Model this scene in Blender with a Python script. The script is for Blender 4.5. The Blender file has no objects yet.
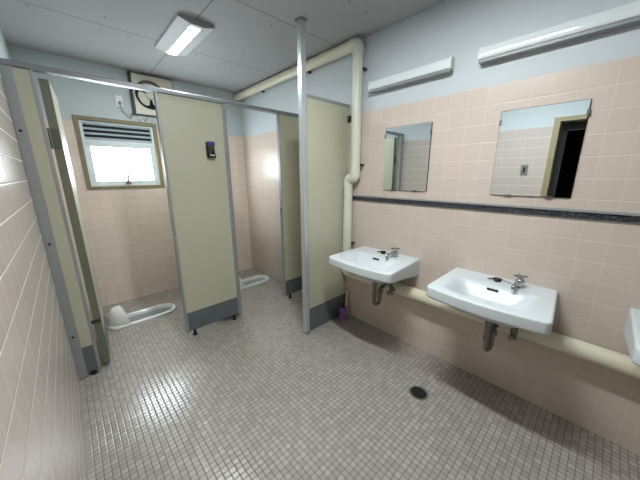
import bpy, bmesh, math, random
from mathutils import Vector, Matrix
random.seed(7)
scene = bpy.context.scene
C = scene.collection
PI = math.pi

# ------------------------------------------------------------------ room dimensions (metres)
XR, XL, YB, YF, ZC = 1.946, -0.150, 3.642, -1.30, 2.481
ZT = 1.93            # top of the wall tiles
YP = 2.364           # front plane of the stall panels
YS = 1.692           # front plane of the privacy screen

# ------------------------------------------------------------------ materials
def srgb(r, g, b):
    f = lambda c: (c/255/12.92) if c/255 <= .04045 else ((c/255+.055)/1.055)**2.4
    return (f(r), f(g), f(b), 1)

class NT:
    def __init__(self, name):
        self.m = bpy.data.materials.new(name); self.m.use_nodes = True
        self.t = self.m.node_tree; self.n = self.t.nodes; self.l = self.t.links
        self.b = self.n['Principled BSDF']; self.out = self.n['Material Output']
    def node(self, kind, **kw):
        x = self.n.new(kind)
        for k, v in kw.items(): setattr(x, k, v)
        return x
    def put(self, sock, v):
        if isinstance(v, bpy.types.NodeSocket): self.l.new(v, sock)
        else: sock.default_value = v
    def math(self, op, a, b=None, c=None, clamp=False):
        x = self.node('ShaderNodeMath', operation=op, use_clamp=clamp)
        self.put(x.inputs[0], a)
        if b is not None: self.put(x.inputs[1], b)
        if c is not None: self.put(x.inputs[2], c)
        return x.outputs[0]
    def mix(self, f, a, b):
        x = self.node('ShaderNodeMix', data_type='RGBA')
        self.put(x.inputs[0], f); self.put(x.inputs[6], a); self.put(x.inputs[7], b)
        return x.outputs[2]
    def mixf(self, f, a, b):
        x = self.node('ShaderNodeMix', data_type='FLOAT')
        self.put(x.inputs[0], f); self.put(x.inputs[2], a); self.put(x.inputs[3], b)
        return x.outputs[0]
    def xyz(self):
        tc = self.node('ShaderNodeTexCoord'); s = self.node('ShaderNodeSeparateXYZ')
        self.l.new(tc.outputs['Object'], s.inputs[0]); self.vec = tc.outputs['Object']
        return s.outputs
    def noise(self, scale, detail=3):
        x = self.node('ShaderNodeTexNoise'); x.inputs['Scale'].default_value = scale; x.inputs['Detail'].default_value = detail
        if hasattr(self, 'vec'): self.l.new(self.vec, x.inputs['Vector'])
        return x.outputs['Fac']
    def bump(self, h, strength, dist=.002):
        x = self.node('ShaderNodeBump'); x.inputs['Strength'].default_value = strength; x.inputs['Distance'].default_value = dist
        self.put(x.inputs['Height'], h); self.l.new(x.outputs[0], self.b.inputs['Normal'])
    def smooth(self, v, lo, hi):
        x = self.node('ShaderNodeMapRange', interpolation_type='SMOOTHSTEP')
        self.put(x.inputs[0], v); x.inputs[1].default_value = lo; x.inputs[2].default_value = hi
        return x.outputs[0]
    def rnd(self, a, b):
        c = self.node('ShaderNodeCombineXYZ'); self.put(c.inputs[0], a); self.put(c.inputs[1], b)
        w = self.node('ShaderNodeTexWhiteNoise', noise_dimensions='3D'); self.l.new(c.outputs[0], w.inputs[0])
        return w.outputs['Value']

def plain(name, col, rough=.5, metal=0, var=.05, nscale=12, coat=0, bump=0, bscale=60):
    k = NT(name); k.xyz()
    n = k.noise(nscale)
    dark = tuple(c*(1-var*2) for c in col[:3]) + (1,)
    lite = tuple(min(1, c*(1+var)) for c in col[:3]) + (1,)
    k.put(k.b.inputs['Base Color'], k.mix(n, dark, lite))
    k.put(k.b.inputs['Roughness'], rough); k.put(k.b.inputs['Metallic'], metal)
    k.put(k.b.inputs['Coat Weight'], coat)
    if bump: k.bump(k.noise(bscale, 2), bump, .001)
    return k.m

def joints(k, u, v, pu, pv, ou, ov, g, vfaint=1):
    """1 in the tile, 0 in the joint, plus the cell indices"""
    fu = k.math('DIVIDE', k.math('SUBTRACT', u, ou), pu); fv = k.math('DIVIDE', k.math('SUBTRACT', v, ov), pv)
    iu = k.math('FLOOR', fu); iv = k.math('FLOOR', fv)
    ru = k.math('FRACT', fu); rv = k.math('FRACT', fv)
    ru = k.math('SUBTRACT', fu, iu); rv = k.math('SUBTRACT', fv, iv)
    eu = k.math('MULTIPLY', k.math('MINIMUM', ru, k.math('SUBTRACT', 1.0, ru)), pu)
    ev = k.math('MULTIPLY', k.math('MINIMUM', rv, k.math('SUBTRACT', 1.0, rv)), pv)
    if vfaint != 1: eu = k.math('MULTIPLY', eu, vfaint)
    e = k.math('MINIMUM', eu, ev)
    return k.smooth(e, g*.5, g*.5+.0012), k.smooth(e, g*.4, g*.5+.004), iu, iv

def tile_wall(name, axis, ou, tile, grout, paint, split=True, tile_rough=.18):
    k = NT(name); x, y, z = k.xyz()
    u = (x, y)[axis]
    vlow = k.math('DIVIDE', z, .1082); vhi = k.math('ADD', k.math('DIVIDE', k.math('SUBTRACT', z, ZT), .1065), 40.0)
    up = k.math('GREATER_THAN', z, 1.21 if split else 5.0)
    if split: v = k.mixf(up, vlow, vhi)
    else: v = k.math('ADD', k.math('DIVIDE', k.math('SUBTRACT', z, ZT), .1075), 40.0)
    v = k.math('MULTIPLY', v, .107)
    m, h, iu, iv = joints(k, u, v, .107, .107, ou, 0.0, .0028, 3.0 if axis == 1 and not split else 1.9)
    r = k.rnd(iu, iv)
    t1 = tuple(c*.965 for c in tile[:3])+(1,); t2 = tuple(min(1, c*1.03) for c in tile[:3])+(1,)
    tc = k.mix(k.mixf(.35, r, k.noise(2.2)), t1, t2)
    col = k.mix(m, grout, tc)
    above = k.math('GREATER_THAN', z, ZT)
    pn = k.noise(3.0, 4)
    pc = k.mix(pn, tuple(c*.95 for c in paint[:3])+(1,), tuple(min(1, c*1.03) for c in paint[:3])+(1,))
    if axis == 0 and not split and tile_rough == .19:
        dx = k.math('DIVIDE', k.math('SUBTRACT', x, .74), .15); dz = k.math('DIVIDE', k.math('SUBTRACT', z, 2.03), .06)
        q = k.math('SQRT', k.math('ADD', k.math('MULTIPLY', dx, dx), k.math('MULTIPLY', dz, dz)))
        f = k.math('MULTIPLY', k.math('SUBTRACT', 1.0, k.smooth(q, .5, 1.2)), k.smooth(k.noise(34.0, 5), .44, .60))
        pc = k.mix(k.math('MULTIPLY', f, .7), pc, srgb(120, 112, 100))
    k.put(k.b.inputs['Base Color'], k.mix(above, col, pc))
    k.put(k.b.inputs['Roughness'], k.mixf(above, k.mixf(m, .7, tile_rough), .6))
    hh = k.mixf(above, k.math('ADD', h, k.math('MULTIPLY', k.noise(9.0, 1), .12)), 1.0)
    k.bump(hh, .55, .0016)
    return k.m

PAINT = srgb(199, 207, 212)
M = {}
M['tile_right'] = tile_wall('pink wall tiles sink side', 1, .065, srgb(206, 191, 180), srgb(218, 206, 196), PAINT, tile_rough=.30)
M['tile_left'] = tile_wall('pink wall tiles doorway side', 1, .02, srgb(200, 187, 180), srgb(228, 221, 216), PAINT, split=False)
M['tile_back'] = tile_wall('pink wall tiles window side', 0, .03, srgb(230, 214, 203), srgb(206, 186, 172), PAINT, split=False, tile_rough=.19)
M['tile_front'] = tile_wall('pink wall tiles far side', 0, .03, srgb(206, 191, 180), srgb(218, 206, 196), PAINT, split=False)

def floor_mat():
    k = NT('grey floor mosaic'); x, y, z = k.xyz()
    m, h, iu, iv = joints(k, x, y, .0302, .0302, 0.0, 0.0, .0026)
    r = k.rnd(iu, iv)
    big = k.noise(1.3, 5)
    tc = k.mix(r, srgb(161, 156, 149), srgb(182, 177, 170))
    tc = k.mix(k.math('MULTIPLY', k.smooth(big, .45, .75), .35), tc, srgb(150, 144, 134))
    sp = k.noise(420.0, 1)
    tc = k.mix(k.math('MULTIPLY', k.smooth(sp, .58, .7), .25), tc, srgb(128, 124, 118))
    gr = k.mix(k.noise(4.0, 3), srgb(100, 95, 90), srgb(120, 114, 108))
    k.put(k.b.inputs['Base Color'], k.mix(m, gr, tc))
    k.put(k.b.inputs['Roughness'], k.mixf(m, .8, k.mixf(big, .17, .25)))
    k.put(k.b.inputs['Specular IOR Level'], k.mixf(m, .3, 1.0))
    k.put(k.b.inputs['Coat Weight'], k.mixf(m, .0, .35)); k.put(k.b.inputs['Coat Roughness'], .22)
    k.bump(k.math('ADD', h, k.math('MULTIPLY', r, .3)), .5, .0012)
    return k.m
M['floor'] = floor_mat()

def ceiling_mat():
    k = NT('grey ceiling boards'); x, y, z = k.xyz()
    base = k.mix(k.noise(2.0, 4), srgb(160, 163, 165), srgb(170, 173, 174))
    fy = k.math('DIVIDE', k.math('SUBTRACT', y, 2.725), .925)
    ey = k.math('MULTIPLY', k.math('ABSOLUTE', k.math('SUBTRACT', fy, k.math('ROUND', fy))), .925)
    ex = k.math('ABSOLUTE', k.math('SUBTRACT', x, .868))
    e = k.math('MINIMUM', ex, ey)
    m = k.smooth(e, .0016, .0038)
    # screw heads
    d = None
    for (sx, sy) in ((.40, 2.59), (.39, 2.83), (.56, 2.79), (1.36, 2.44), (1.36, 3.01), (1.23, 3.28), (1.07, 2.79),
                     (1.35, 2.81), (1.8, 2.8), (1.51, 1.33), (1.68, 1.33), (.02, 2.76), (.4, 1.9), (1.3, 1.9), (.4, .9), (1.3, .9)):
        a = k.math('POWER', k.math('SUBTRACT', x, sx), 2.0); b = k.math('POWER', k.math('SUBTRACT', y, sy), 2.0)
        q = k.math('SQRT', k.math('ADD', a, b))
        d = q if d is None else k.math('MINIMUM', d, q)
    s = k.smooth(d, .005, .011)
    col = k.mix(k.math('MULTIPLY', s, 1.0), srgb(96, 98, 100), base)
    k.put(k.b.inputs['Base Color'], k.mix(m, srgb(70, 72, 76), col))
    k.put(k.b.inputs['Roughness'], .75)
    k.bump(m, .5, .002)
    return k.m
M['ceiling'] = ceiling_mat()

def terrazzo():
    k = NT('navy speckled terrazzo'); k.xyz()
    v = k.node('ShaderNodeTexVoronoi'); v.inputs['Scale'].default_value = 240; k.l.new(k.vec, v.inputs['Vector'])
    s = k.node('ShaderNodeSeparateColor'); k.l.new(v.outputs['Color'], s.inputs[0])
    c = k.mix(k.math('GREATER_THAN', s.outputs[0], .62), srgb(36, 39, 46), srgb(64, 69, 76))
    c = k.mix(k.math('GREATER_THAN', s.outputs[1], .9), c, srgb(112, 120, 128))
    k.put(k.b.inputs['Base Color'], c); k.put(k.b.inputs['Roughness'], .3)
    return k.m
M['terrazzo'] = terrazzo()
M['ledge'] = plain('grey stone ledge', srgb(150, 152, 154), .5)
M['beige'] = plain('beige laminate board', srgb(188, 187, 166), .42, var=.02, nscale=3)
M['kick'] = plain('slate kick plate', srgb(98, 106, 112), .4, var=.06, nscale=9)
M['alu'] = plain('grey anodised aluminium', srgb(158, 163, 163), .42, metal=.3, var=.04)
M['steel_post'] = plain('satin steel', srgb(198, 204, 206), .33, metal=.45, var=.04, nscale=5)
M['door_edge_shaded'] = plain('shaded olive door edge', srgb(122, 124, 108), .5, metal=.2)  # aluminium edge; its shade is put into this olive tone
M['hinge'] = plain('worn olive steel hinge', srgb(104, 106, 94), .4, metal=.5)
M['latch'] = plain('bronzed latch', srgb(150, 140, 126), .35, metal=.6)
M['pan_shaded'] = plain('shaded greyish glaze', srgb(190, 198, 199), .14, var=.04)  # greyish glaze, with the sunken pan's shade added to its grey
M['rail'] = plain('grey rail aluminium', srgb(134, 139, 142), .42, metal=.35, var=.04)
M['porcelain'] = plain('white porcelain', srgb(212, 219, 223), .30, var=.01)
M['porcelain'].node_tree.nodes['Principled BSDF'].inputs['Specular IOR Level'].default_value = .35
M['porcelain_dull'] = plain('white squat pan porcelain', srgb(232, 232, 229), .14, var=.02)
M['chrome'] = plain('chrome', srgb(186, 189, 191), .2, metal=1, var=.02)
M['chrome_worn'] = plain('dulled chrome pipe', srgb(138, 134, 128), .32, metal=1, var=.18, nscale=40)
M['rubber'] = plain('black rubber', srgb(26, 26, 28), .55)
M['black'] = plain('black recess', srgb(12, 12, 13), .8)
M['white_plastic'] = plain('white plastic', srgb(226, 230, 230), .32, var=.02)
M['lamp_cover'] = plain('milky lamp cover', srgb(226, 232, 234), .10, var=.01, coat=.3)
M['lamp_base'] = plain('grey lamp base', srgb(140, 144, 146), .4, var=.04)
M['fixture_white'] = plain('white enamelled sheet steel', srgb(205, 209, 212), .6, var=.02)
M['fixture_side'] = plain('grey lamp side', srgb(150, 154, 158), .45, var=.03)
M['pipe_cream'] = plain('cream painted pipe', srgb(226, 222, 198), .35, var=.03, nscale=6)
M['pipe_white'] = plain('pale pvc pipe', srgb(214, 216, 202), .32, var=.03, nscale=6)
M['win_wood'] = plain('olive brown window surround', srgb(134, 124, 98), .5, var=.08, nscale=18)
M['win_alu'] = plain('pale window aluminium', srgb(222, 232, 238), .35, metal=.1, var=.03)
M['louver'] = plain('white louver slat', srgb(196, 210, 216), .35)
M['louver_dark'] = plain('dark gap behind louvers', srgb(46, 58, 64), .6)
M['fan_cream'] = plain('cream fan plastic', srgb(216, 214, 198), .42, var=.05, nscale=9)
M['fan_dark'] = plain('dark fan ring', srgb(42, 40, 38), .5)
M['door_wood'] = plain('olive wood door frame', srgb(158, 146, 112), .5, var=.08, nscale=16)
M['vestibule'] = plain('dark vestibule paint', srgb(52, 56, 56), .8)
M['vestibule_black'] = plain('painted room darkness', srgb(14, 15, 18), .9)  # near-black colour paints in the darkness of the room
M['iron'] = plain('dark iron grate', srgb(50, 50, 52), .5, metal=.3)
M['drain_rim'] = plain('weathered metal rim', srgb(120, 120, 114), .5, metal=.5, var=.1, nscale=40)
M['purple'] = plain('purple plastic', srgb(156, 112, 200), .35, var=.05)
M['brush_handle'] = plain('cream plastic handle', srgb(224, 214, 184), .4)
M['hook_dark'] = plain('dark bronze metal', srgb(70, 68, 60), .4, metal=.5)
M['hook_blue'] = plain('blue plastic cap', srgb(44, 66, 128), .4)
M['hook_pale'] = plain('pale hook strip', srgb(200, 206, 206), .35)
M['switch_steel'] = plain('brushed steel switch plate', srgb(150, 148, 140), .4, metal=.5)
M['slot_dark'] = plain('dark slot', srgb(24, 24, 26), .6)

def mirror_mat():
    k = NT('mirror silver'); k.xyz()
    k.put(k.b.inputs['Base Color'], k.mix(k.noise(3.0), (.80, .86, .87, 1), (.83, .885, .89, 1)))
    k.put(k.b.inputs['Metallic'], 1.0); k.put(k.b.inputs['Roughness'], .012)
    return k.m
M['mirror'] = mirror_mat()

def emit(name, col, strength, base=(.9, .92, .95, 1), rough=.3):
    k = NT(name); k.xyz()
    n = k.noise(2.0, 2)
    k.put(k.b.inputs['Base Color'], base); k.put(k.b.inputs['Roughness'], rough)
    k.put(k.b.inputs['Emission Color'], k.mix(n, col, tuple(min(1, c*1.02) for c in col[:3])+(1,)))
    k.put(k.b.inputs['Emission Strength'], strength)
    return k.m
M['led'] = emit('lit led diffuser', (.93, .99, 1.0, 1), 116.0)
M['led_bright'] = emit('brighter lit led diffuser', (.93, .99, 1.0, 1), 275.0)  # stronger than the other lamp's bar, to brighten the sink wall
M['pane'] = emit('daylit frosted glass', (.84, .93, 1.0, 1), 18.0, rough=.2)

# ------------------------------------------------------------------ mesh helpers
def box(bm, x0, x1, y0, y1, z0, z1, bev=0, seg=2):
    vs = [bm.verts.new((x, y, z)) for x in (x0, x1) for y in (y0, y1) for z in (z0, z1)]
    idx = [(0, 1, 3, 2), (4, 6, 7, 5), (0, 4, 5, 1), (2, 3, 7, 6), (0, 2, 6, 4), (1, 5, 7, 3)]
    fs = [bm.faces.new([vs[i] for i in f]) for f in idx]
    if bev:
        es = list({e for f in fs for e in f.edges})
        bmesh.ops.bevel(bm, geom=es, offset=bev, segments=seg, affect='EDGES', profile=.5)
    return vs

def loft(bm, rings, cap0=True, cap1=True, closed=True):
    R = [[bm.verts.new(p) for p in r] for r in rings]
    n = len(R[0])
    for a, b in zip(R, R[1:]):
        for i in range(n if closed else n-1):
            j = (i+1) % n
            bm.faces.new((a[i], a[j], b[j], b[i]))
    if cap0: bm.faces.new(list(reversed(R[0])))
    if cap1: bm.faces.new(R[-1])
    return R

def frame_of(d):
    d = d.normalized(); a = Vector((0, 0, 1)) if abs(d.z) < .9 else Vector((1, 0, 0))
    u = d.cross(a).normalized(); v = d.cross(u).normalized()
    return u, v

def tube(bm, pts, r, n=16, cap=True):
    """a tube through points with mitred, parallel-transported rings; r a number or one per point"""
    pts = [Vector(p) for p in pts]
    rs = r if isinstance(r, (list, tuple)) else [r]*len(pts)
    u, v = frame_of(pts[1]-pts[0]); rings = []
    prev = (pts[1]-pts[0]).normalized()
    for i, p in enumerate(pts):
        if i == 0: t = (pts[1]-pts[0]).normalized()
        elif i == len(pts)-1: t = (pts[-1]-pts[-2]).normalized()
        else: t = ((pts[i]-pts[i-1]).normalized() + (pts[i+1]-pts[i]).normalized()).normalized()
        q = prev.rotation_difference(t); u = q @ u; v = q @ v; prev = t
        rings.append([p + rs[i]*(math.cos(2*PI*k/n)*u + math.sin(2*PI*k/n)*v) for k in range(n)])
    loft(bm, rings, cap, cap)

def bend(pts, r, n=8):
    """polyline with its corners rounded to radius r"""
    pts = [Vector(p) for p in pts]; out = [pts[0]]
    for a, b, c in zip(pts, pts[1:], pts[2:]):
        d0 = (a-b).normalized(); d1 = (c-b).normalized()
        ang = d0.angle(d1); t = min(r/math.tan(ang/2), (a-b).length*.5, (c-b).length*.5)
        p0 = b+d0*t; p1 = b+d1*t
        for k in range(n+1):
            s = k/n
            out.append((1-s)**2*p0 + 2*s*(1-s)*b + s*s*p1)
    out.append(pts[-1]); return out

def cyl(bm, p0, p1, r0, r1=None, n=24):
    tube(bm, [p0, p1], [r0, r0 if r1 is None else r1], n)

def lathe(bm, prof, c, n=32, axis='z', cap0=True, cap1=True):
    rings = []
    for r, h in prof:
        ring = []
        for k in range(n):
            a = 2*PI*k/n
            p = (r*math.cos(a), r*math.sin(a), h)
            if axis == 'y': p = (p[0], p[2], p[1])
            if axis == 'x': p = (p[2], p[0], p[1])
            ring.append((c[0]+p[0], c[1]+p[1], c[2]+p[2]))
        rings.append(ring)
    loft(bm, rings, cap0, cap1)

def ball(bm, c, r, s=(1, 1, 1), n=16):
    m = Matrix.Translation(c) @ Matrix.Diagonal((r*s[0], r*s[1], r*s[2], 1))
    bmesh.ops.create_uvsphere(bm, u_segments=n, v_segments=max(6, n//2), radius=1, matrix=m)

def prism_y(bm, poly, y0, y1, bev=0):
    """extrude an x,z outline along y"""
    loft(bm, [[(x, y0, z) for x, z in poly], [(x, y1, z) for x, z in poly]])

def obj(name, bm, m, parent=None, at=None, angle=35):
    """link a bmesh (built in world space) as ONE object; under a parent, or with its origin at `at`"""
    base = Vector((0, 0, 0))
    if parent is not None:
        p = parent
        while p is not None: base += p.location; p = p.parent
    loc = Vector(at) if at is not None else Vector((0, 0, 0))
    for v in bm.verts: v.co -= base + loc
    bmesh.ops.recalc_face_normals(bm, faces=bm.faces[:])
    me = bpy.data.meshes.new(name); bm.to_mesh(me); bm.free()
    for p in me.polygons: p.use_smooth = True
    me.set_sharp_from_angle(angle=math.radians(angle))
    me.materials.append(M[m] if isinstance(m, str) else m)
    o = bpy.data.objects.new(name, me); C.objects.link(o)
    w = o.modifiers.new('weighted normals', 'WEIGHTED_NORMAL'); w.keep_sharp = True; w.weight = 100; w.mode = 'FACE_AREA'
    if parent is not None: o.parent = parent
    o.location = loc
    return o

def B(*a, **k):
    bm = bmesh.new(); box(bm, *a, **k); return bm
def T(*a, **k):
    bm = bmesh.new(); tube(bm, *a, **k); return bm

def tag(o, label, cat, group=None):
    o['label'] = label; o['category'] = cat
    if group: o['group'] = group
    return o
def thing(name, label, cat, loc, group=None):
    o = bpy.data.objects.new(name, None); C.objects.link(o); o.location = loc
    o.empty_display_size = .05
    return tag(o, label, cat, group)
def struct(o): o['kind'] = 'structure'; return o

def kids(o): return [c for c in bpy.data.objects if c.parent == o]
def dup(root, off, label, group=None):
    r = root.copy(); C.objects.link(r); r.location = root.location + Vector(off); r['label'] = label
    if group: r['group'] = group
    for ch in kids(root):
        c = ch.copy(); C.objects.link(c); c.parent = r
        for g in kids(ch):
            d = g.copy(); C.objects.link(d); d.parent = c
    return r

# ------------------------------------------------------------------ the setting
struct(obj('ceiling', B(XL-.12, XR+.12, YF-.12, YB+.12, ZC, ZC+.08), 'ceiling'))
struct(obj('wall_right', B(XR, XR+.12, YF-.12, YB+.12, 0, ZC), 'tile_right'))
struct(obj('wall_front', B(XL-.12, XR, YF-.12, YF, 0, ZC), 'tile_front'))

# left wall with the doorway the photograph is taken from
DY0, DY1, DZ = -.36, .54, 2.012
WT = .14
bm = bmesh.new()
box(bm, XL-WT, XL, DY1, YB, 0, ZC)
box(bm, XL-WT, XL, YF, DY0, 0, ZC)
box(bm, XL-WT, XL, DY0, DY1, DZ, ZC)
struct(obj('wall_left', bm, 'tile_left'))
door = struct(bpy.data.objects.new('door_1', None)); C.objects.link(door); door.location = (XL, .1, 0)
bm = bmesh.new()
box(bm, XL-WT-.01, XL+.005, DY1-.055, DY1, 0, DZ, .003)
box(bm, XL-WT-.01, XL+.005, DY0, DY0+.055, 0, DZ, .003)
box(bm, XL-WT-.01, XL+.005, DY0+.055, DY1-.055, DZ-.045, DZ, .003)
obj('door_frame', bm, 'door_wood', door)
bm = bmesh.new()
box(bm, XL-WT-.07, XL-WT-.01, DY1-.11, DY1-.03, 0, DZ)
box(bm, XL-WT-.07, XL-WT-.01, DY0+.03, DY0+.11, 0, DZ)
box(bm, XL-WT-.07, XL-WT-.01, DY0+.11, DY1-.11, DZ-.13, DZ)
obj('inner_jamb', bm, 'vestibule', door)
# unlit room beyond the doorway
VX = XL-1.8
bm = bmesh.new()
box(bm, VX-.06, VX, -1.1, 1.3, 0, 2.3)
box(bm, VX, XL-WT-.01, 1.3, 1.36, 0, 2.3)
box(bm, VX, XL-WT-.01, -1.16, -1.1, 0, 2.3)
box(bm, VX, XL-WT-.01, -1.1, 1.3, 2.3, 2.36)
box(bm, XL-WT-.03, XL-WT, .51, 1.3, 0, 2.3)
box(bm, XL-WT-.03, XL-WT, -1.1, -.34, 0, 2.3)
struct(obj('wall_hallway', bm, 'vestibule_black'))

# back wall with two window openings (the second stands behind the wide stall panel)
WINS = ((.168, .872), (.965, 1.645))
WZ0, WZ1 = 1.281, 1.985
bm = bmesh.new()
xs_ = [XL-WT] + [v for a, b in WINS for v in (a+.01, b-.01)] + [XR]
for a, b in zip(xs_[::2], xs_[1::2]): box(bm, a, b, YB, YB+.12, 0, ZC)
for a, b in WINS:
    box(bm, a+.01, b-.01, YB, YB+.12, 0, WZ0+.01)
    box(bm, a+.01, b-.01, YB, YB+.12, WZ1-.01, ZC)
struct(obj('wall_back', bm, 'tile_back'))
def window(name, WX0, WX1):
    win = struct(bpy.data.objects.new(name, None)); C.objects.link(win); win.location = ((WX0+WX1)/2, YB, WZ0)
    bm = bmesh.new()
    w = .036
    box(bm, WX0, WX0+w, YB-.014, YB+.1, WZ0, WZ1, .002)
    box(bm, WX1-w, WX1, YB-.014, YB+.1, WZ0, WZ1, .002)
    box(bm, WX0+w, WX1-w, YB-.014, YB+.1, WZ0, WZ0+w*.8, .002)
    box(bm, WX0+w, WX1-w, YB-.014, YB+.1, WZ1-w, WZ1, .002)
    obj('window_surround', bm, 'win_wood', win)
    fx0, fx1, fz0, fz1 = WX0+w, WX1-w, WZ0+w*.8, WZ1-w
    bm = bmesh.new()
    box(bm, fx0, fx0+.026, YB+.012, YB+.06, fz0, fz1, .002)
    box(bm, fx1-.026, fx1, YB+.012, YB+.06, fz0, fz1, .002)
    box(bm, fx0+.026, fx1-.026, YB+.012, YB+.06, fz0, fz0+.024, .002)
    box(bm, fx0+.026, fx1-.026, YB+.012, YB+.06, fz1-.02, fz1, .002)
    box(bm, fx0+.026, fx1-.026, YB+.008, YB+.06, 1.738, 1.772, .002)
    obj('window_frame', bm, 'win_alu', win)
    sx0, sx1, sz0, sz1 = fx0+.026, fx1-.026, fz0+.024, 1.738
    bm = bmesh.new()
    box(bm, sx0, sx0+.03, YB+.02, YB+.05, sz0, sz1, .002)
    box(bm, sx1-.03, sx1, YB+.02, YB+.05, sz0, sz1, .002)
    box(bm, sx0+.03, sx1-.03, YB+.02, YB+.05, sz0, sz0+.03, .002)
    box(bm, sx0+.03, sx1-.03, YB+.02, YB+.05, sz1-.032, sz1, .002)
    sash = obj('sash', bm, 'win_alu', win)
    obj('pane', B(sx0+.028, sx1-.028, YB+.032, YB+.038, sz0+.028, sz1-.03), 'pane', win)
    obj('louver_backing', B(sx0, sx1, YB+.05, YB+.056, 1.772, fz1-.02), 'louver_dark', win)
    for i in range(4):
        zz = 1.786 + i*.046
        bm = bmesh.new()
        prism = [(YB+.014, zz-.010), (YB+.017, zz-.012), (YB+.044, zz+.009), (YB+.041, zz+.012)]
        loft(bm, [[(sx0, y, z) for y, z in prism], [(sx1, y, z) for y, z in prism]])
        obj('louver_slat', bm, 'louver', win)
    lx = (WX0+WX1)/2 + .004
    bm = bmesh.new()
    lathe(bm, [(.004, -.030), (.020, -.026), (.024, -.016), (.025, 0)], (lx, YB+.02, sz0+.012), 20, 'y')
    box(bm, lx-.026, lx+.026, YB+.0, YB+.02, sz0-.008, sz0+.022, .003)
    tube(bm, bend([(lx, YB-.010, sz0+.02), (lx+.006, YB-.022, sz0+.07), (lx+.020, YB-.010, sz0+.135)], .02), [.010]*10+[.005], 10)
    obj('window_latch', bm, 'latch', win)

window('window_1', *WINS[0]); window('window_2', *WINS[1])

# the dark speckled band that runs under the mirrors
struct(obj('trim_1', B(XR-.012, XR+.01, YF, 1.685, 1.192, 1.226, .002), 'terrazzo'))
struct(obj('trim_2', B(XR-.022, XR+.01, YF, 1.685, 1.2262, 1.238, .002), 'ledge'))

# ------------------------------------------------------------------ stall panels
TH = .036
def panel(name, label, x0, x1, y, feet, lpost=0.0, edge_l=.018, edge_r=.018, group='toilet stall front panels', z0=.058, z1=2.006):
    t = thing(name, label, 'panel', ((x0+x1)/2, y, 0), group); t['kind'] = 'thing'
    a, b = x0+max(edge_l, lpost), x1-edge_r
    obj('board', B(a, b, y, y+TH, .235, z1-.004, .001), 'beige', t)
    obj('kick_plate', B(a, b, y-.001, y+TH+.001, z0, .235, .001), 'kick', t)
    if lpost: obj('wall_post', B(x0, x0+lpost, y-.004, y+TH+.004, z0-.03, z1, .003), 'alu', t)
    elif edge_l: obj('edge_trim', B(x0, x0+edge_l, y-.003, y+TH+.003, z0-.006, z1, .003), 'alu', t)
    if edge_r: obj('edge_trim', B(x1-edge_r, x1, y-.003, y+TH+.003, z0-.006, z1, .003), 'alu', t)
    for fx in feet:
        bm = bmesh.new()
        lathe(bm, [(.022, 0), (.022, .008), (.013, .012), (.013, .07)], (fx, y+TH/2, 0), 20)
        obj('adjustable_foot', bm, 'rubber', t)
    return t
pl = panel('stall_partition', 'narrow beige stall panel with wide grey post against the left tiled wall', XL, -.020, YP, (-.066,), lpost=.050, edge_r=.018, z0=.036)
for zz in (.335, 1.0, 1.67):
    bm = bmesh.new(); lathe(bm, [(.006, -.004), (.008, 0), (.008, .002)], (XL+.022, YP-.004, zz), 12, 'y')
    obj('post_screw', bm, 'slot_dark', pl)
mp = panel('stall_partition', 'wide beige stall panel standing between the two toilet openings', .586, 1.093, YP, (.655, 1.035))
rp = panel('stall_partition', 'beige stall panel at the sink wall, partly hidden behind the screen post', 1.657, XR, YP, (1.74,), edge_l=.012, edge_r=.0)
bm = bmesh.new()
for zz in (1.02, 1.06): lathe(bm, [(.004, 0), (.005, .002), (.005, .004)], (1.657, YP+.018, zz), 10, 'x')
obj('strike_plate', B(1.6545, 1.658, YP+.006, YP+.03, 1.0, 1.08, .001), 'chrome_worn', rp); bm.free()

# the rail that ties the panel tops together
bm = bmesh.new()
prism = [(YP-.008, 2.006), (YP-.008, 2.030), (YP-.003, 2.036), (YP+TH+.003, 2.036), (YP+TH+.008, 2.030), (YP+TH+.008, 2.006)]
loft(bm, [[(XL, y, z) for y, z in prism], [(XR, y, z) for y, z in prism]])
tag(obj('header_rail', bm, 'rail', at=(.9, YP, 2.006)), 'long grey metal rail running across the tops of the stall panels', 'rail')

# wall between the two toilets
dv = thing('stall_divider', 'beige dividing partition between the two squat toilets, behind the wide panel', 'partition', (.94, 3.0, 0)); dv['kind'] = 'thing'
obj('board', B(.922, .958, YP+TH+.004, YB, .235, 2.0, .001), 'beige', dv)
obj('kick_plate', B(.921, .959, YP+TH+.004, YB, .06, .235, .001), 'kick', dv)
obj('edge_trim', B(.919, .961, YP+TH+.004, YB, 2.0, 2.02, .002), 'alu', dv)
for yy in (2.75, 3.4):
    bm = bmesh.new(); lathe(bm, [(.022, 0), (.022, .008), (.013, .012), (.013, .075)], (.94, yy, 0), 20)
    obj('adjustable_foot', bm, 'rubber', dv)

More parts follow.
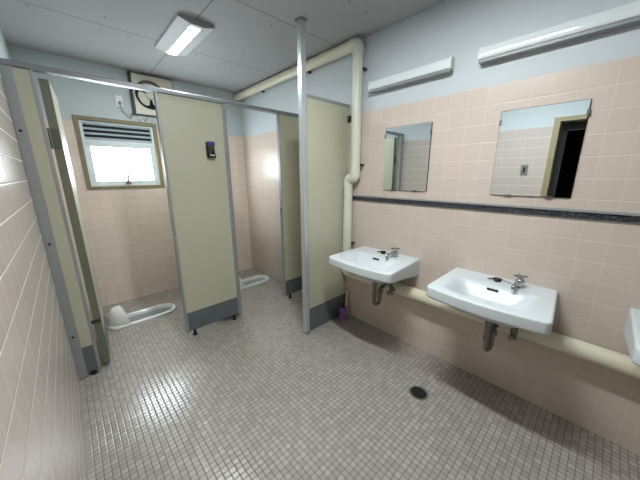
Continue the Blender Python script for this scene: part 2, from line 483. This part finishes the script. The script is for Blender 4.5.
# doors, both swung into their stalls
def stall_door(label, px, py, ang, w, edge='door_edge_shaded', hinge='hinge', hinge_low='hook_dark'):
    """hinge edge at (px, py), opening angle from the closed position; built closed along +x then turned"""
    t = thing('stall_door', label, 'door', (px, py, 0), 'toilet stall doors standing open')
    rot = Matrix.Translation((px, py, 0)) @ Matrix.Rotation(ang, 4, 'Z')
    def put(name, bm, m):
        for v in bm.verts: v.co = rot @ v.co
        return obj(name, bm, m, t)
    th = .040
    put('board', B(.006, w-.016, 0, th,   .245, 1.972, .001), 'beige')
    put('kick_plate', B(.006, w-.016, -.001, th+.001, .03, .245, .001), 'kick')
    put('edge_trim', B(0, .006, -.002, th+.002, .026, 1.976, .001), edge)
    put('edge_trim', B(w-.016, w, -.002, th+.002, .026, 1.976, .002), 'alu')
    put('top_trim', B(.006, w-.016, -.002, th+.002, 1.972, 1.978, .001), 'alu')
    for zz in (.385, 1.64):
        bm = bmesh.new()
        hh = .06 if zz > 1 else .012
        box(bm, -.004, .001, -.001, th+.001, zz-hh, zz+hh, .001)
        cyl(bm, (-.006, th+.008, zz-hh), (-.006, th+.008, zz+hh), .006, n=12)
        put('hinge', bm, hinge if zz > 1 else hinge_low)
    put('latch', B(w-.075, w-.02, th+.001, th+.014, .99, 1.05, .003), 'chrome_worn')
    return t
stall_door('beige stall door swung open beside the left wall, its edge facing out', .035, YP+TH+.004, math.radians(86.0), .52)
stall_door('beige stall door swung open behind the right edge of the wide panel', 1.136, YP+TH+.012, math.radians(90), .50, 'alu', 'alu', 'alu')

# dark hook with a blue cap on the middle panel
hk = thing('coat_hook', 'small dark coat hook with a blue cap on the wide beige panel', 'hook', (.947, YP, 1.56))
obj('back_plate', B(.912, .980, YP-.010, YP-.0005, 1.562, 1.688, .004), 'hook_dark', hk)
obj('cap', B(.918, .980, YP-.036, YP-.010, 1.655, 1.690, .005), 'hook_blue', hk)
bm = bmesh.new(); box(bm, .922, .976, YP-.030, YP-.010, 1.600, 1.655, .004)
obj('body', bm, 'hook_dark', hk)
bm = bmesh.new(); tube(bm, bend([(.95, YP-.012, 1.60), (.95, YP-.04, 1.585), (.95, YP-.052, 1.612)], .015), .008, 10)
box(bm, .920, .980, YP-.040, YP-.010, 1.560, 1.600, .006)
obj('hook', bm, 'rubber', hk)
obj('pale_strip', B(.932, .968, YP-.043, YP-.0385, 1.574, 1.588, .002), 'hook_pale', hk)  # pale strip on the front of the lower block

# ------------------------------------------------------------------ privacy screen with its post
PX = 1.386
sc_ = thing('privacy_screen', 'beige screen panel on a tall steel post reaching the ceiling beside sinks', 'screen', (1.7, YS, 0))
obj('post', B(PX, PX+.042, YS-.022, YS+.024, 0, ZC-.001, .004), 'steel_post', sc_)
bm = bmesh.new(); box(bm, PX-.008, PX+.05, YS-.03, YS+.032, ZC-.016, ZC-.0005, .003)
obj('ceiling_collar', bm, 'alu', sc_)
bm = bmesh.new(); box(bm, PX-.004, PX+.046, YS-.026, YS+.028, 0.0005, .03, .003)
obj('post_shoe', bm, 'alu', sc_)
px0 = PX+.042
obj('board', B(px0+.02, XR, YS-.001, YS+TH, .228, 1.99, .001), 'beige', sc_)
obj('kick_plate', B(px0+.02, XR, YS-.002, YS+TH+.001, .006, .228, .001), 'kick', sc_)
obj('edge_trim', B(px0, px0+.02, YS-.005, YS+TH+.004, .003, 2.014, .003), 'alu', sc_)
obj('top_trim', B(px0+.02, XR, YS-.005, YS+TH+.004, 1.99, 2.014, .002), 'alu', sc_)
bm = bmesh.new(); box(bm, XR-.03, XR-.0005, YS-.026, YS-.005, 1.87, 1.92, .003)
obj('wall_bracket', bm, 'hook_dark', sc_)

# ------------------------------------------------------------------ squat toilets (long axis along x)
TL, TW = .605, .262
TX1, TY1, TX2, TY2 = .078, 3.085, 1.300, 3.125
def stadium(x0, x1, y0, y1, z, n=20, k=1.0):
    """rounded outline; k < 1 makes the left end flatter"""
    r = (y1-y0)/2; cy = (y0+y1)/2; pts = []
    for i in range(n+1):
        a = -PI/2 + PI*i/n; pts.append((x1-r+r*math.cos(a), cy+r*math.sin(a), z))
    for i in range(n+1):
        a = PI/2 + PI*i/n; pts.append((x0+r*.62+r*.62*math.cos(a), cy+r*math.sin(a), z))
    return pts
def squat_toilet(label, x0, cy):
    t = thing('squat_toilet', label, 'toilet', (x0+.3, cy, 0), 'white squat toilets set in the floor')
    L, W = TL, TW
    y0, y1 = cy-W/2, cy+W/2
    S = lambda i, z, e=0: stadium(x0+i+e, x0+L-i-e, y0+i, y1-i, z)
    bm = bmesh.new()          # rim rolling over into the sunken pan
    loft(bm, [S(0, .0006), S(-.003, .012), S(.003, .024), S(.014, .029), S(.026, .027), S(.034, .018), S(.038, .004), S(.041, -.012)], False, False)
    obj('rim', bm, 'porcelain_dull', t)
    bm = bmesh.new()
    loft(bm, [S(.041, -.010), S(.043, -.060, .008), S(.052, -.095, .03), S(.066, -.108, .05), S(.085, -.111, .06)], False, True)
    obj('pan', bm, 'pan_shaded', t, angle=50)
    # hood: half dome at the left end, open towards the pan
    bm = bmesh.new()
    rings = []
    for k in range(13):
        s = k/12
        z = .022 + .160*math.sin(s*PI/2)**1.15
        hw = max(.004, (W/2-.006)*math.cos(s*PI/2*.99)**.85)
        xb = x0 + .002 + .075*s**1.5
        xf = x0 + .180 - .055*s**.9
        ring = []
        for q in range(25):
            a = -PI/2 + PI*q/24; c = max(0.0, math.cos(a))
            ring.append((xf - (xf-xb)*c**.75, cy+hw*math.sin(a), z))
        for q in range(25):
            a = PI/2 - PI*q/24; c = max(0.0, math.cos(a))
            ti = .014
            ring.append((xf - max(.004, xf-xb-ti)*c**.75, cy+hw*.9*math.sin(a), z-.008*(k > 0)))
        rings.append(ring)
    loft(bm, rings)
    obj('hood', bm, 'porcelain_dull', t, angle=60)
    # low flush pipe that enters the hood from the left
    bm = bmesh.new()
    xe = XL+.0006 if x0 < .5 else .9592
    tube(bm, [(xe, cy, .105), (x0+.006, cy, .105)], .013, 14)
    lathe(bm, [(.030, 0), (.028, .006), (.014, .010)], (xe, cy, .105), 18, 'x')
    lathe(bm, [(.021, 0), (.021, .020), (.014, .022)], (x0-.022, cy, .105), 16, 'x')
    obj('flush_pipe', bm, 'chrome', t)
    bm = bmesh.new()
    cyl(bm, (x0-.035, cy, .10), (x0-.035, cy, .150), .015); cyl(bm, (x0-.035, cy, .150), (x0-.035, cy, .158), .020)
    obj('flush_button', bm, 'chrome', t)
    return t
squat_toilet('white squat toilet with a rounded hood in the stall by the window', TX1, TY1)
squat_toilet('white squat toilet in the far stall, its rounded end nearest the sink wall', TX2, TY2)

# mosaic floor with the two pans let into it
bm = bmesh.new(); es = []
def loop(pts):
    v = [bm.verts.new((p[0], p[1], 0)) for p in pts]
    for a, b in zip(v, v[1:]+v[:1]): es.append(bm.edges.new((a, b)))
loop([(XL-1.9, YF-.12), (XR+.12, YF-.12), (XR+.12, YB+.12), (XL-1.9, YB+.12)])
for tx, ty in ((TX1, TY1), (TX2, TY2)):
    pts = stadium(tx+.022, tx+TL-.022, ty-TW/2+.022, ty+TW/2-.022, 0)
    clean = []
    for p in pts:
        if not clean or (Vector(p)-Vector(clean[-1])).length > 1e-5: clean.append(p)
    loop(clean)
bmesh.ops.triangle_fill(bm, use_beauty=True, use_dissolve=False, edges=es)
g = bmesh.ops.extrude_face_region(bm, geom=bm.faces[:])
for v in [x for x in g['geom'] if isinstance(x, bmesh.types.BMVert)]: v.co.z = -.16
struct(obj('floor', bm, 'floor'))

# ------------------------------------------------------------------ washbasins
SKEW = .016
def rrect(y0, y1, d0, d1, z, rb, rf, bulge=0.0, nside=8, nc=7, zf=None, flare=0):
    """outline in (y, depth d from the wall); corner radii back/front; front edge bows out"""
    sec = []
    def arc(cy, cd, r, a0):
        return [(cy+r*math.cos(a0+PI/2*i/nc), cd+r*math.sin(a0+PI/2*i/nc)) for i in range(nc+1)]
    out = []
    out += arc(y1-rf, d1-rf, rf, 0)
    for i in range(1, nside): out.append((y1-rf+(y0+rf-y1+rf)*i/nside, d1))
    out += arc(y0+rf, d1-rf, rf, PI/2)
    for i in range(1, nside): out.append((y0, d1-rf+(d0+rb-d1+rf)*i/nside))
    out += arc(y0+rb, d0+rb, rb, PI)
    for i in range(1, nside): out.append((y0+rb+(y1-rb-y0-rb)*i/nside, d0))
    out += arc(y1-rb, d0+rb, rb, 3*PI/2)
    for i in range(1, nside): out.append((y1, d0+rb+(d1-rf-d0-rb)*i/nside))
    cy = (y0+y1)/2; hw = (y1-y0)/2
    pts = []
    for y, d in out:
        s = max(0, min(1, (d-d0)/(d1-d0)))
        dd = d + bulge*(1-((y-cy)/hw)**2)*s**3
        zz = z if zf is None else z + (zf-z)*s
        if flare: y = cy + (y-cy)*(1+flare*s/hw) - SKEW*s
        pts.append((XR-dd, y, zz))
    return pts
def washbasin(label, cy):
    g = 'white washbasins on the sink wall'
    t = thing('washbasin', label, 'sink', (XR-.24, cy, .775), g)
    y0, y1 = cy-.279, cy+.279
    Z = .775
    D, BL = .472, .032
    bm = bmesh.new()
    R = lambda i, z, zf=None, rf=.028, d0=.0005: rrect(y0+i, y1-i, d0, D-i, z, .004, max(.01, rf-i*.3), BL, zf=zf, flare=.014)
    bowl = lambda i, z, rb=.05, rf=.07: rrect(cy-.216+i, cy+.198-i, .178+i*.8, .418-i*.9, z, rb, rf, BL*.7)
    rings = [
        rrect(cy-.13, cy+.13, .10, .30, .612, .05, .08, 0),
        rrect(cy-.19, cy+.19, .05, .35, .628, .05, .08, .012),
        rrect(y0+.022, y1-.022, .0005, D-.030, .640, .004, .04, BL, zf=.704),
        R(.008, .634, .706), R(.002, .640, .712), R(0, .650, .720),
        R(0, .764, .764), R(.002, .770), R(.006, .774), R(.012, .775),
    ]
    for q in range(19):       # the bowl: one smooth S-shaped slope down to the drain
        u = q/18; i = -.022 + .127*u
        rings.append(bowl(i, .7752 - .083*(u*u*(3-2*u))**1.05, .052-.022*u, .072-.040*u))
    loft(bm, rings)
    basin = obj('basin', bm, 'porcelain', t, angle=75)
    bm = bmesh.new()
    ys, xs, zs = cy-.006, XR-.2035, .7560
    for dy in (0,):
        pts = []
        for i in range(17):
            a = 2*PI*i/16
            pts.append((0, 0))
        box(bm, xs-.006, xs+.004, ys-.030, ys+.030, zs-.006, zs+.006, .0045, 3)
    obj('overflow_slot', bm, 'slot_dark', t)
    bm = bmesh.new(); lathe(bm, [(.030, 0), (.030, .003), (.022, .0035), (.020, .0015)], (XR-.29, cy-.010, .6925), 24)
    obj('drain_ring', bm, 'chrome', t)
    # faucet
    fy, fx = cy-.110, XR-.092
    bm = bmesh.new()
    lathe(bm, [(.030, 0), (.030, .006), (.024, .010), (.0235, .040), (.019, .047), (.013, .051), (.012, .058)], (fx, fy, Z), 24)
    faucet = obj('faucet', bm, 'chrome', t)
    bm = bmesh.new()
    tube(bm, bend([(fx, fy, Z+.030), (fx-.05, fy+.004, Z+.036), (fx-.105, fy+.008, Z+.034), (fx-.112, fy+.008, Z+.012)], .018), .0105, 14)
    obj('spout', bm, 'chrome', faucet)
    bm = bmesh.new()
    lathe(bm, [(.010, .056), (.015, .060), (.015, .068), (.008, .073)], (fx, fy, Z), 18)
    for k in range(4):
        a = PI/4*0 + k*PI/2 + .5
        tube(bm, [(fx, fy, Z+.065), (fx+.030*math.cos(a), fy+.030*math.sin(a), Z+.066)], [.0065, .0060], 10)
        ball(bm, (fx+.030*math.cos(a), fy+.030*math.sin(a), Z+.066), .0072, n=10)
    obj('cross_handle', bm, 'chrome', faucet)
    # waste pipe
    cy = cy - .022
    wx = XR-.225
    bm = bmesh.new()
    cyl(bm, (wx, cy, .63), (wx, cy, .535), .017)
    lathe(bm, [(.021, .0), (.024, .004), (.024, .028), (.021, .032)], (wx, cy, .545), 18)
    tube(bm, bend([(wx, cy, .56), (wx, cy, .365), (wx+.062, cy-.012, .365), (wx+.062, cy-.012, .50), (XR-.108, cy-.014, .505)], .034, 10), .0155, 14)
    lathe(bm, [(.022, 0), (.024, .004), (.024, .022), (.022, .026)], (wx+.062, cy-.012, .455), 18)
    lathe(bm, [(.020, 0), (.022, .003), (.022, .022), (.020, .025)], (wx, cy, .435), 18)
    obj('waste_trap', bm, 'chrome_worn', t)
    bm = bmesh.new()
    sy = cy-.115; sx = XR-.16
    cyl(bm, (sx, sy, .635), (sx, sy, .49), .0075)
    cyl(bm, (sx, sy, .475), (sx, sy, .545), .017)
    tube(bm, bend([(sx, sy, .505), (sx+.012, sy, .505), (XR-.112, sy, .505)], .004), .009, 12)
    cyl(bm, (sx, sy, .500), (sx-.034, sy+.004, .495), .012)
    cyl(bm, (sx-.034, sy+.004, .495), (sx-.044, sy+.005, .494), .015)
    tube(bm, [(sx, sy+.004, .548), (wx+.03, cy-.02, .565), (wx+.004, cy-.004, .565)], .005, 10)
    obj('stop_valve', bm, 'chrome_worn', t)
    return t
s1 = washbasin('white washbasin nearest the steel post and screen', 1.206)
s2 = dup(s1, (0, -.827, 0), 'white washbasin in the middle of the row, under the second mirror')
s3 = dup(s1, (0, -1.654, 0), 'white washbasin cut off at the right edge of the photo')

# black rubber plugs lying on the basin ledges
def sink_plug(label, cy):
    t = thing('sink_plug', label, 'plug', (XR-.088, cy, .7755), 'black rubber plugs on the basin ledges')
    x, z = XR-.088, .7755
    bm = bmesh.new()
    lathe(bm, [(.016, 0), (.021, .004), (.023, .013), (.020, .018), (.008, .019)], (x, cy, z), 22)
    obj('stopper', bm, 'rubber', t)
    bm = bmesh.new()
    pts = [(x, cy, z+.020), (x+.012, cy-.012, z+.019), (x+.020, cy-.030, z+.006), (x+.012, cy-.045, z+.0045), (x+.004, cy-.058, z+.0045), (x+.010, cy-.075, z+.006)]
    for a, b in zip(pts, pts[1:]):
        a, b = Vector(a), Vector(b); n = max(2, int((b-a).length/.006))
        for k in range(n): ball(bm, a+(b-a)*k/n, .0036, n=8)
    obj('ball_chain', bm, 'chrome', t); t.children[-1]['kind'] = 'stuff'
    bm = bmesh.new(); tube(bm, [(x-.004, cy+.016, z+.016), (x-.012, cy+.034, z+.010), (x-.014, cy+.05, z+.006)], [.006, .005, .004], 10)
    obj('tab', bm, 'chrome', t)
    return t
pg = sink_plug('black sink plug lying beside the faucet of the basin nearest the post', 1.212)
dup(pg, (0, -.832, 0), 'black sink plug lying beside the faucet of the middle basin')

# ------------------------------------------------------------------ mirrors
def mirror(label, y0, y1, z0, z1):
    t = thing('wall_mirror', label, 'mirror', (XR, (y0+y1)/2, z0), 'frameless wall mirrors')
    obj('mirror_glass', B(XR-.010, XR-.004, y0, y1, z0, z1), 'mirror', t, angle=5)
    obj('backing', B(XR-.0038, XR-.0004, y0-.003, y1+.003, z0-.003, z1+.003), 'slot_dark', t)
    for yy, zz in ((y0+.09, z0), (y1-.09, z0), (y0, z1-.06), (y1, z1-.06)):
        s = 1 if abs(zz-z0) < 1e-6 else 0
        if s: bm = B(XR-.014, XR-.0006, yy-.018, yy+.018, zz-.006, zz+.005, .0015)
        else: bm = B(XR-.014, XR-.0006, yy-.006, yy+.006, zz-.016, zz+.016, .0015)
        obj('mirror_clip', bm, 'chrome_worn', t)
    return t
m1 = mirror('frameless mirror over the washbasin nearest the screen, reflecting a grey post', .926, 1.298, 1.296, 1.772)
dup(m1, (0, -.790, 0), 'frameless mirror over the middle washbasin, reflecting a dark doorway')

# ------------------------------------------------------------------ wall lamps (switched off)
def wall_lamp(label, y0, y1):
    t = thing('wall_lamp', label, 'lamp', (XR, (y0+y1)/2, 2.06), 'unlit tube lamps above the mirrors')
    zc = 2.098
    obj('base', B(XR-.052, XR-.0005, y0+.004, y1-.004, 2.052, 2.068, .002), 'lamp_base', t)
    out = [(XR-.050, 2.0685), (XR-.0545, 2.072), (XR-.0562, 2.080), (XR-.0568, 2.088), (XR-.0568, 2.096), (XR-.0562, 2.104)]
    for i in range(9):
        a = PI/2*i/8
        out.append((XR-.033-.020*math.cos(a), 2.115+.0215*math.sin(a)))
    out += [(XR-.001, 2.1365), (XR-.001, 2.0685)]
    bm = bmesh.new(); prism_y(bm, out, y0+.012, y1-.012)
    obj('cover', bm, 'lamp_cover', t, angle=50)
    for a, b in ((y0, y0+.012), (y1-.012, y1)):
        c = [((x-XR)*1.03+XR, (z-zc)*1.03+zc) for x, z in out[:-2]] + [(XR-.001, 2.138), (XR-.001, 2.066)]
        bm = bmesh.new(); prism_y(bm, c, a, b)
        obj('end_cap', bm, 'white_plastic', t)
    return t
w1 = wall_lamp('unlit white tube lamp above the mirror nearest the pipe', .815, 1.452)
dup(w1, (0, -.792, 0), 'unlit white tube lamp at upper right above the middle washbasin mirror')

# ------------------------------------------------------------------ ceiling lamps (switched on)
def ceiling_lamp(label, cx, cy, led='led'):
    t = thing('ceiling_lamp', label, 'lamp', (cx, cy, ZC), 'lit ceiling lamps')
    L = .632/2; W = .122; D = .038
    poly = [(cx-W, ZC-.0005), (cx-W, ZC-.019), (cx-.046, ZC-D), (cx+.046, ZC-D), (cx+W, ZC-.019), (cx+W, ZC-.0005)]
    bm = bmesh.new(); prism_y(bm, poly, cy-L, cy+L)
    obj('housing', bm, 'fixture_white', t, angle=10)
    for s in (-1, 1):
        bm = bmesh.new()
        ya, yb = (cy-L-.003, cy-L) if s < 0 else (cy+L, cy+L+.003)
        prism_y(bm, [(x, z) for x, z in [(cx-W-.002, ZC-.0005), (cx-W-.002, ZC-.020), (cx-.047, ZC-D-.001), (cx+.047, ZC-D-.001), (cx+W+.002, ZC-.020), (cx+W+.002, ZC-.0005)]], ya, yb)
        obj('end_plate', bm, 'fixture_side', t, angle=10)
    bar = [(cx-.034, ZC-D+.004), (cx-.034, ZC-D-.0006), (cx+.034, ZC-D-.0006), (cx+.034, ZC-D+.004)]
    bm = bmesh.new(); prism_y(bm, bar, cy-L+.040, cy+L-.008)
    obj('light_bar', bm, led, t)
    return t
c1 = ceiling_lamp('lit white ceiling lamp over the toilet stalls', .872, 2.505)
ceiling_lamp('lit white ceiling lamp over the floor beside the doorway', .840, .66, 'led_bright')

# ------------------------------------------------------------------ pipes
PXC, PYC = XR-.058, 1.562
pp = thing('drain_pipe', 'cream pipe along the ceiling corner turning down the sink wall beside the screen', 'pipe', (PXC, PYC, 0))
obj('ceiling_run', T([(PXC, YB-.001, 2.432), (PXC, PYC+.06, 2.432)], .043, 24), 'pipe_cream', pp)
bm = bmesh.new()
tube(bm, bend([(PXC, PYC+.075, 2.432), (PXC, PYC, 2.432), (PXC, PYC, 2.35)], .05, 10), .0475, 24)
obj('elbow', bm, 'pipe_white', pp)
obj('upper_riser', T([(PXC, PYC, 2.36), (PXC, PYC, 1.43)], .043, 24), 'pipe_white', pp)
bm = bmesh.new()
LY = 1.638
tube(bm, bend([(PXC, PYC, 1.46), (PXC, PYC, 1.385), (PXC, LY, 1.385), (PXC, LY, 1.31)], .045, 10), .0455, 24)
obj('offset_bend', bm, 'pipe_white', pp)
obj('lower_riser', T([(PXC, LY, 1.33), (PXC, LY, .60)], .041, 24), 'pipe_white', pp)
for zz, yy, rr in ((2.245, PYC, .043), (1.50, PYC, .043), (.785, LY, .041)):
    bm = bmesh.new(); box(bm, PXC+.012, XR-.0005, yy-rr-.009, yy-rr+.012, zz-.009, zz+.009, .002)
    obj('pipe_clamp', bm, 'hook_dark', pp)
for yy in (3.05, 2.2):
    bm = bmesh.new(); box(bm, PXC+.02, XR-.0005, yy-.009, yy+.009, 2.380, 2.400, .002)
    obj('pipe_clamp', bm, 'hook_dark', pp)
hp = thing('water_pipe', 'thick cream pipe running along the wall below the washbasins', 'pipe', (PXC, .3, .515))
obj('pipe_run', T([(PXC, YF+.001, .497), (PXC, LY-.07, .497)], .047, 24), 'pipe_cream', hp)
bm = bmesh.new(); tube(bm, bend([(PXC, LY-.08, .497), (PXC, LY, .497), (PXC, LY, .598)], .06, 10), .0485, 24)
obj('elbow', bm, 'pipe_cream', hp)

# ------------------------------------------------------------------ ventilation fan over the window
FX0, FX1, FZ0, FZ1 = .692, 1.085, 2.062, 2.458
pcx, pcz = (FX0+FX1)/2, (FZ0+FZ1)/2; fcx, fcz = pcx-.040, pcz+.004
fan = thing('ventilation_fan', 'square cream ventilation fan high on the wall above the window', 'fan', (fcx, YB, FZ0))
# housing with a round hole
bm = bmesh.new()
R1 = .134; n = 64; yF, yK = YB-.045, YB-.0005
def sq(a, e=0):
    c, s = math.cos(a), math.sin(a); k = 1/max(abs(c), abs(s))
    x = pcx + c*k*((FX1-FX0)/2-e); z = pcz + s*k*((FZ1-FZ0)/2-e); return x, z
rings = []
A = [PI/4*0 + 2*PI*i/n for i in range(n)]
rings.append([(sq(a)[0], yK, sq(a)[1]) for a in A])
rings.append([(sq(a)[0], yF+.006, sq(a)[1]) for a in A])
rings.append([(sq(a, .006)[0], yF, sq(a, .006)[1]) for a in A])
rings.append([(fcx+(R1+.012)*math.cos(a), yF, fcz+(R1+.012)*math.sin(a)) for a in A])
rings.append([(fcx+R1*math.cos(a), yF+.004, fcz+R1*math.sin(a)) for a in A])
rings.append([(fcx+(R1-.006)*math.cos(a), yK-.004, fcz+(R1-.006)*math.sin(a)) for a in A])
loft(bm, rings, True, True)
obj('housing', bm, 'fan_cream', fan)
bm = bmesh.new()
box(bm, FX0-.022, FX0-.0005, YB-.04, YB-.0005, FZ0-.008, FZ1+.008, .002)
box(bm, FX1+.0005, FX1+.008, YB-.03, YB-.0005, FZ0-.008, FZ1+.008, .002)
box(bm, FX0, FX1, YB-.03, YB-.0005, FZ0-.008, FZ0-.0005, .002)
box(bm, FX0, FX1, YB-.03, YB-.0005, FZ1+.0005, FZ1+.008, .002)
obj('side_gasket', bm, 'fan_dark', fan)
bm = bmesh.new()
prof = [(R1+.006, -.002), (R1+.010, -.008), (R1+.002, -.010), (R1-.004, -.003)]
lathe(bm, [(r, yF+h+.002-YB) for r, h in prof], (fcx, YB, fcz), 48, 'y', False, False)
obj('ring', bm, 'fan_dark', fan)
bm = bmesh.new(); lathe(bm, [(R1-.008, -.006), (R1-.008, -.004)], (fcx, YB, fcz), 48, 'y')
obj('recess_shade', bm, 'black', fan)  # flat black disc painting the shade behind the blades
for k in range(3):
    a0 = k*2*PI/3 + .75
    bm = bmesh.new(); top = []; bot = []
    ns = 10
    P = []
    for i in range(ns+1):
        a = a0 + (1.72)*i/ns
        tilt = -.020 + .018*i/ns
        r_out = R1-.016 - .05*abs((i/ns-.5)*1.6)**4
        P.append(((fcx+.03*math.cos(a), YB-.022+tilt*.5, fcz+.03*math.sin(a)), (fcx+r_out*math.cos(a), YB-.022+tilt, fcz+r_out*math.sin(a))))
    fr = [bm.verts.new(p) for pr in P for p in pr]; bk = [bm.verts.new((p[0], p[1]+.003, p[2])) for pr in P for p in pr]
    for i in range(ns):
        a, b, c, d = 2*i, 2*i+1, 2*i+3, 2*i+2
        bm.faces.new((fr[a], fr[b], fr[c], fr[d])); bm.faces.new((bk[d], bk[c], bk[b], bk[a]))
        bm.faces.new((fr[b], bk[b], bk[c], fr[c])); bm.faces.new((fr[d], bk[d], bk[a], fr[a]))
    bm.faces.new((fr[0], bk[0], bk[1], fr[1])); bm.faces.new((fr[-1], bk[-1], bk[-2], fr[-2]))
    obj('fan_blade', bm, 'fan_cream', fan)
bm = bmesh.new(); lathe(bm, [(.042, 0), (.042, -.022), (.034, -.032), (.012, -.036)], (fcx, YB-.012, fcz), 28, 'y')
obj('hub', bm, 'fan_cream', fan)
# outlet and cord
ol = thing('wall_outlet', 'white wall outlet left of the fan with a plug in it', 'outlet', (.558, YB, 2.106))
obj('cover_plate', B(.526, .590, YB-.009, YB-.0005, 2.106, 2.222, .003), 'white_plastic', ol)
for zz in (2.185,):
    bm = bmesh.new()
    for dx in (-.006, .006): box(bm, .558+dx-.0015, .558+dx+.0015, YB-.0102, YB-.0085, zz-.006, zz+.006)
    obj('socket_slots', bm, 'slot_dark', ol); ol.children[-1]['kind'] = 'stuff'
obj('rim', B(.538, .578, YB-.0105, YB-.009, 2.120, 2.208, .002), 'white_plastic', ol)
cd = thing('power_cord', 'grey power cord hanging from the outlet towards the fan', 'cord', (.566, YB, 2.15))
obj('plug', B(.553, .577, YB-.042, YB-.0108, 2.135, 2.163, .005), 'fixture_side', cd)
pts = [(.565, YB-.036, 2.14), (.563, YB-.034, 2.105), (.590, YB-.012, 2.06), (.625, YB-.008, 2.015), (.650, YB-.008, 2.03), (.664, YB-.010, 2.07)]
obj('lead', T(bend(pts, .03, 5), .0042, 10), 'fixture_side', cd)

# ------------------------------------------------------------------ floor drain
fd = thing('floor_drain', 'round black floor drain grate in the grey mosaic floor', 'drain', (1.498, .642, 0))
bm = bmesh.new(); lathe(bm, [(.062, .0004), (.060, .003), (.050, .004), (.048, .0012)], (1.498, .642, 0), 40, cap0=False, cap1=False)
obj('rim', bm, 'drain_rim', fd)
bm = bmesh.new(); lathe(bm, [(.049, .0003), (.049, .0008)], (1.498, .642, 0), 32)
obj('sump', bm, 'black', fd)
bm = bmesh.new()
for i in range(-4, 5):
    h = math.sqrt(max(0, .046**2-(i*.0102)**2))
    box(bm, 1.498+i*.0102-.002, 1.498+i*.0102+.002, .642-h, .642+h, .0009, .0042)
for i in range(-2, 3):
    h = math.sqrt(max(0, .046**2-(i*.02)**2))
    box(bm, 1.498-h, 1.498+h, .642+i*.02-.002, .642+i*.02+.002, .0009, .0038)
obj('grate', bm, 'iron', fd)

# ------------------------------------------------------------------ purple holder with a brush in the corner
bx, by = 1.846, 1.636
h = thing('brush_holder', 'small purple plastic brush holder on the floor below the first washbasin', 'holder', (bx, by, 0))
bm = bmesh.new()
S4 = lambda w, z, r=.012: [(bx+x, by+y, z) for x, y in [((w-r)*sx+r*math.cos(a), (w-r)*sy+r*math.sin(a)) for sx, sy, a0 in ((1, 1, 0), (-1, 1, PI/2), (-1, -1, PI), (1, -1, 3*PI/2)) for a in [a0+PI/2*i/5 for i in range(6)]]]
loft(bm, [S4(.025, .0005), S4(.028, .004), S4(.029, .118), S4(.030, .124), S4(.026, .124), S4(.025, .06), S4(.024, .02)])
obj('cup', bm, 'purple', h)
obj('collar', T([(bx, by, .124), (bx, by, .142)], [.020, .015], 18), 'rubber', h)
kx, ky = bx+.052, by+.012
br = thing('toilet_brush', 'cream handled brush standing against the wall beside the purple holder', 'brush', (kx, ky, 0))
obj('handle', T(bend([(kx, ky, .085), (kx+.004, ky-.004, .18), (kx+.014, ky-.006, .29)], .05), [.011]*11, 12), 'brush_handle', br)
bm = bmesh.new(); lathe(bm, [(.010, .0005), (.020, .006), (.021, .06), (.010, .085)], (kx, ky, 0), 18)
obj('bristle_head', bm, 'brush_handle', br)

# ------------------------------------------------------------------ light switch on the left wall (seen in the mirror)
sw = thing('light_switch', 'steel light switch on the left wall, seen in the middle basin mirror', 'switch', (XL, .737, 1.40))
obj('cover_plate', B(XL+.0005, XL+.007, .702, .772, 1.402, 1.526, .002), 'switch_steel', sw)
obj('rocker', B(XL+.007, XL+.011, .726, .748, 1.432, 1.496, .002), 'slot_dark', sw)

# ------------------------------------------------------------------ daylight and camera
wd = bpy.data.worlds.new('overcast sky'); scene.world = wd; wd.use_nodes = True
wt = wd.node_tree; bg = wt.nodes['Background']
bg.inputs['Color'].default_value = (.86, .93, 1, 1); bg.inputs['Strength'].default_value = 1.0

cam_d = bpy.data.cameras.new('camera'); cam = bpy.data.objects.new('camera', cam_d); C.objects.link(cam)
F = Vector((0.66478647, 0.7081763, -0.2377925)); U = Vector((0.16552496, 0.17076429, 0.97130893)); Rr = Vector((0.72846443, -0.68507363, -0.00369906))
m = Matrix((Rr, U, -F)).transposed().to_4x4()
m.translation = (0, 0, 1.42)
cam.matrix_world = m
cam_d.sensor_fit = 'HORIZONTAL'; cam_d.sensor_width = 36
cam_d.lens = 267.56*36/640
cam_d.shift_x = -.41624/640; cam_d.shift_y = .12101/640
cam_d.clip_start = .02
scene.camera = cam

vs = scene.view_settings
vs.view_transform = 'Standard'; vs.look = 'None'; vs.exposure = 0.0; vs.gamma = 1.0; vs.use_curve_mapping = False
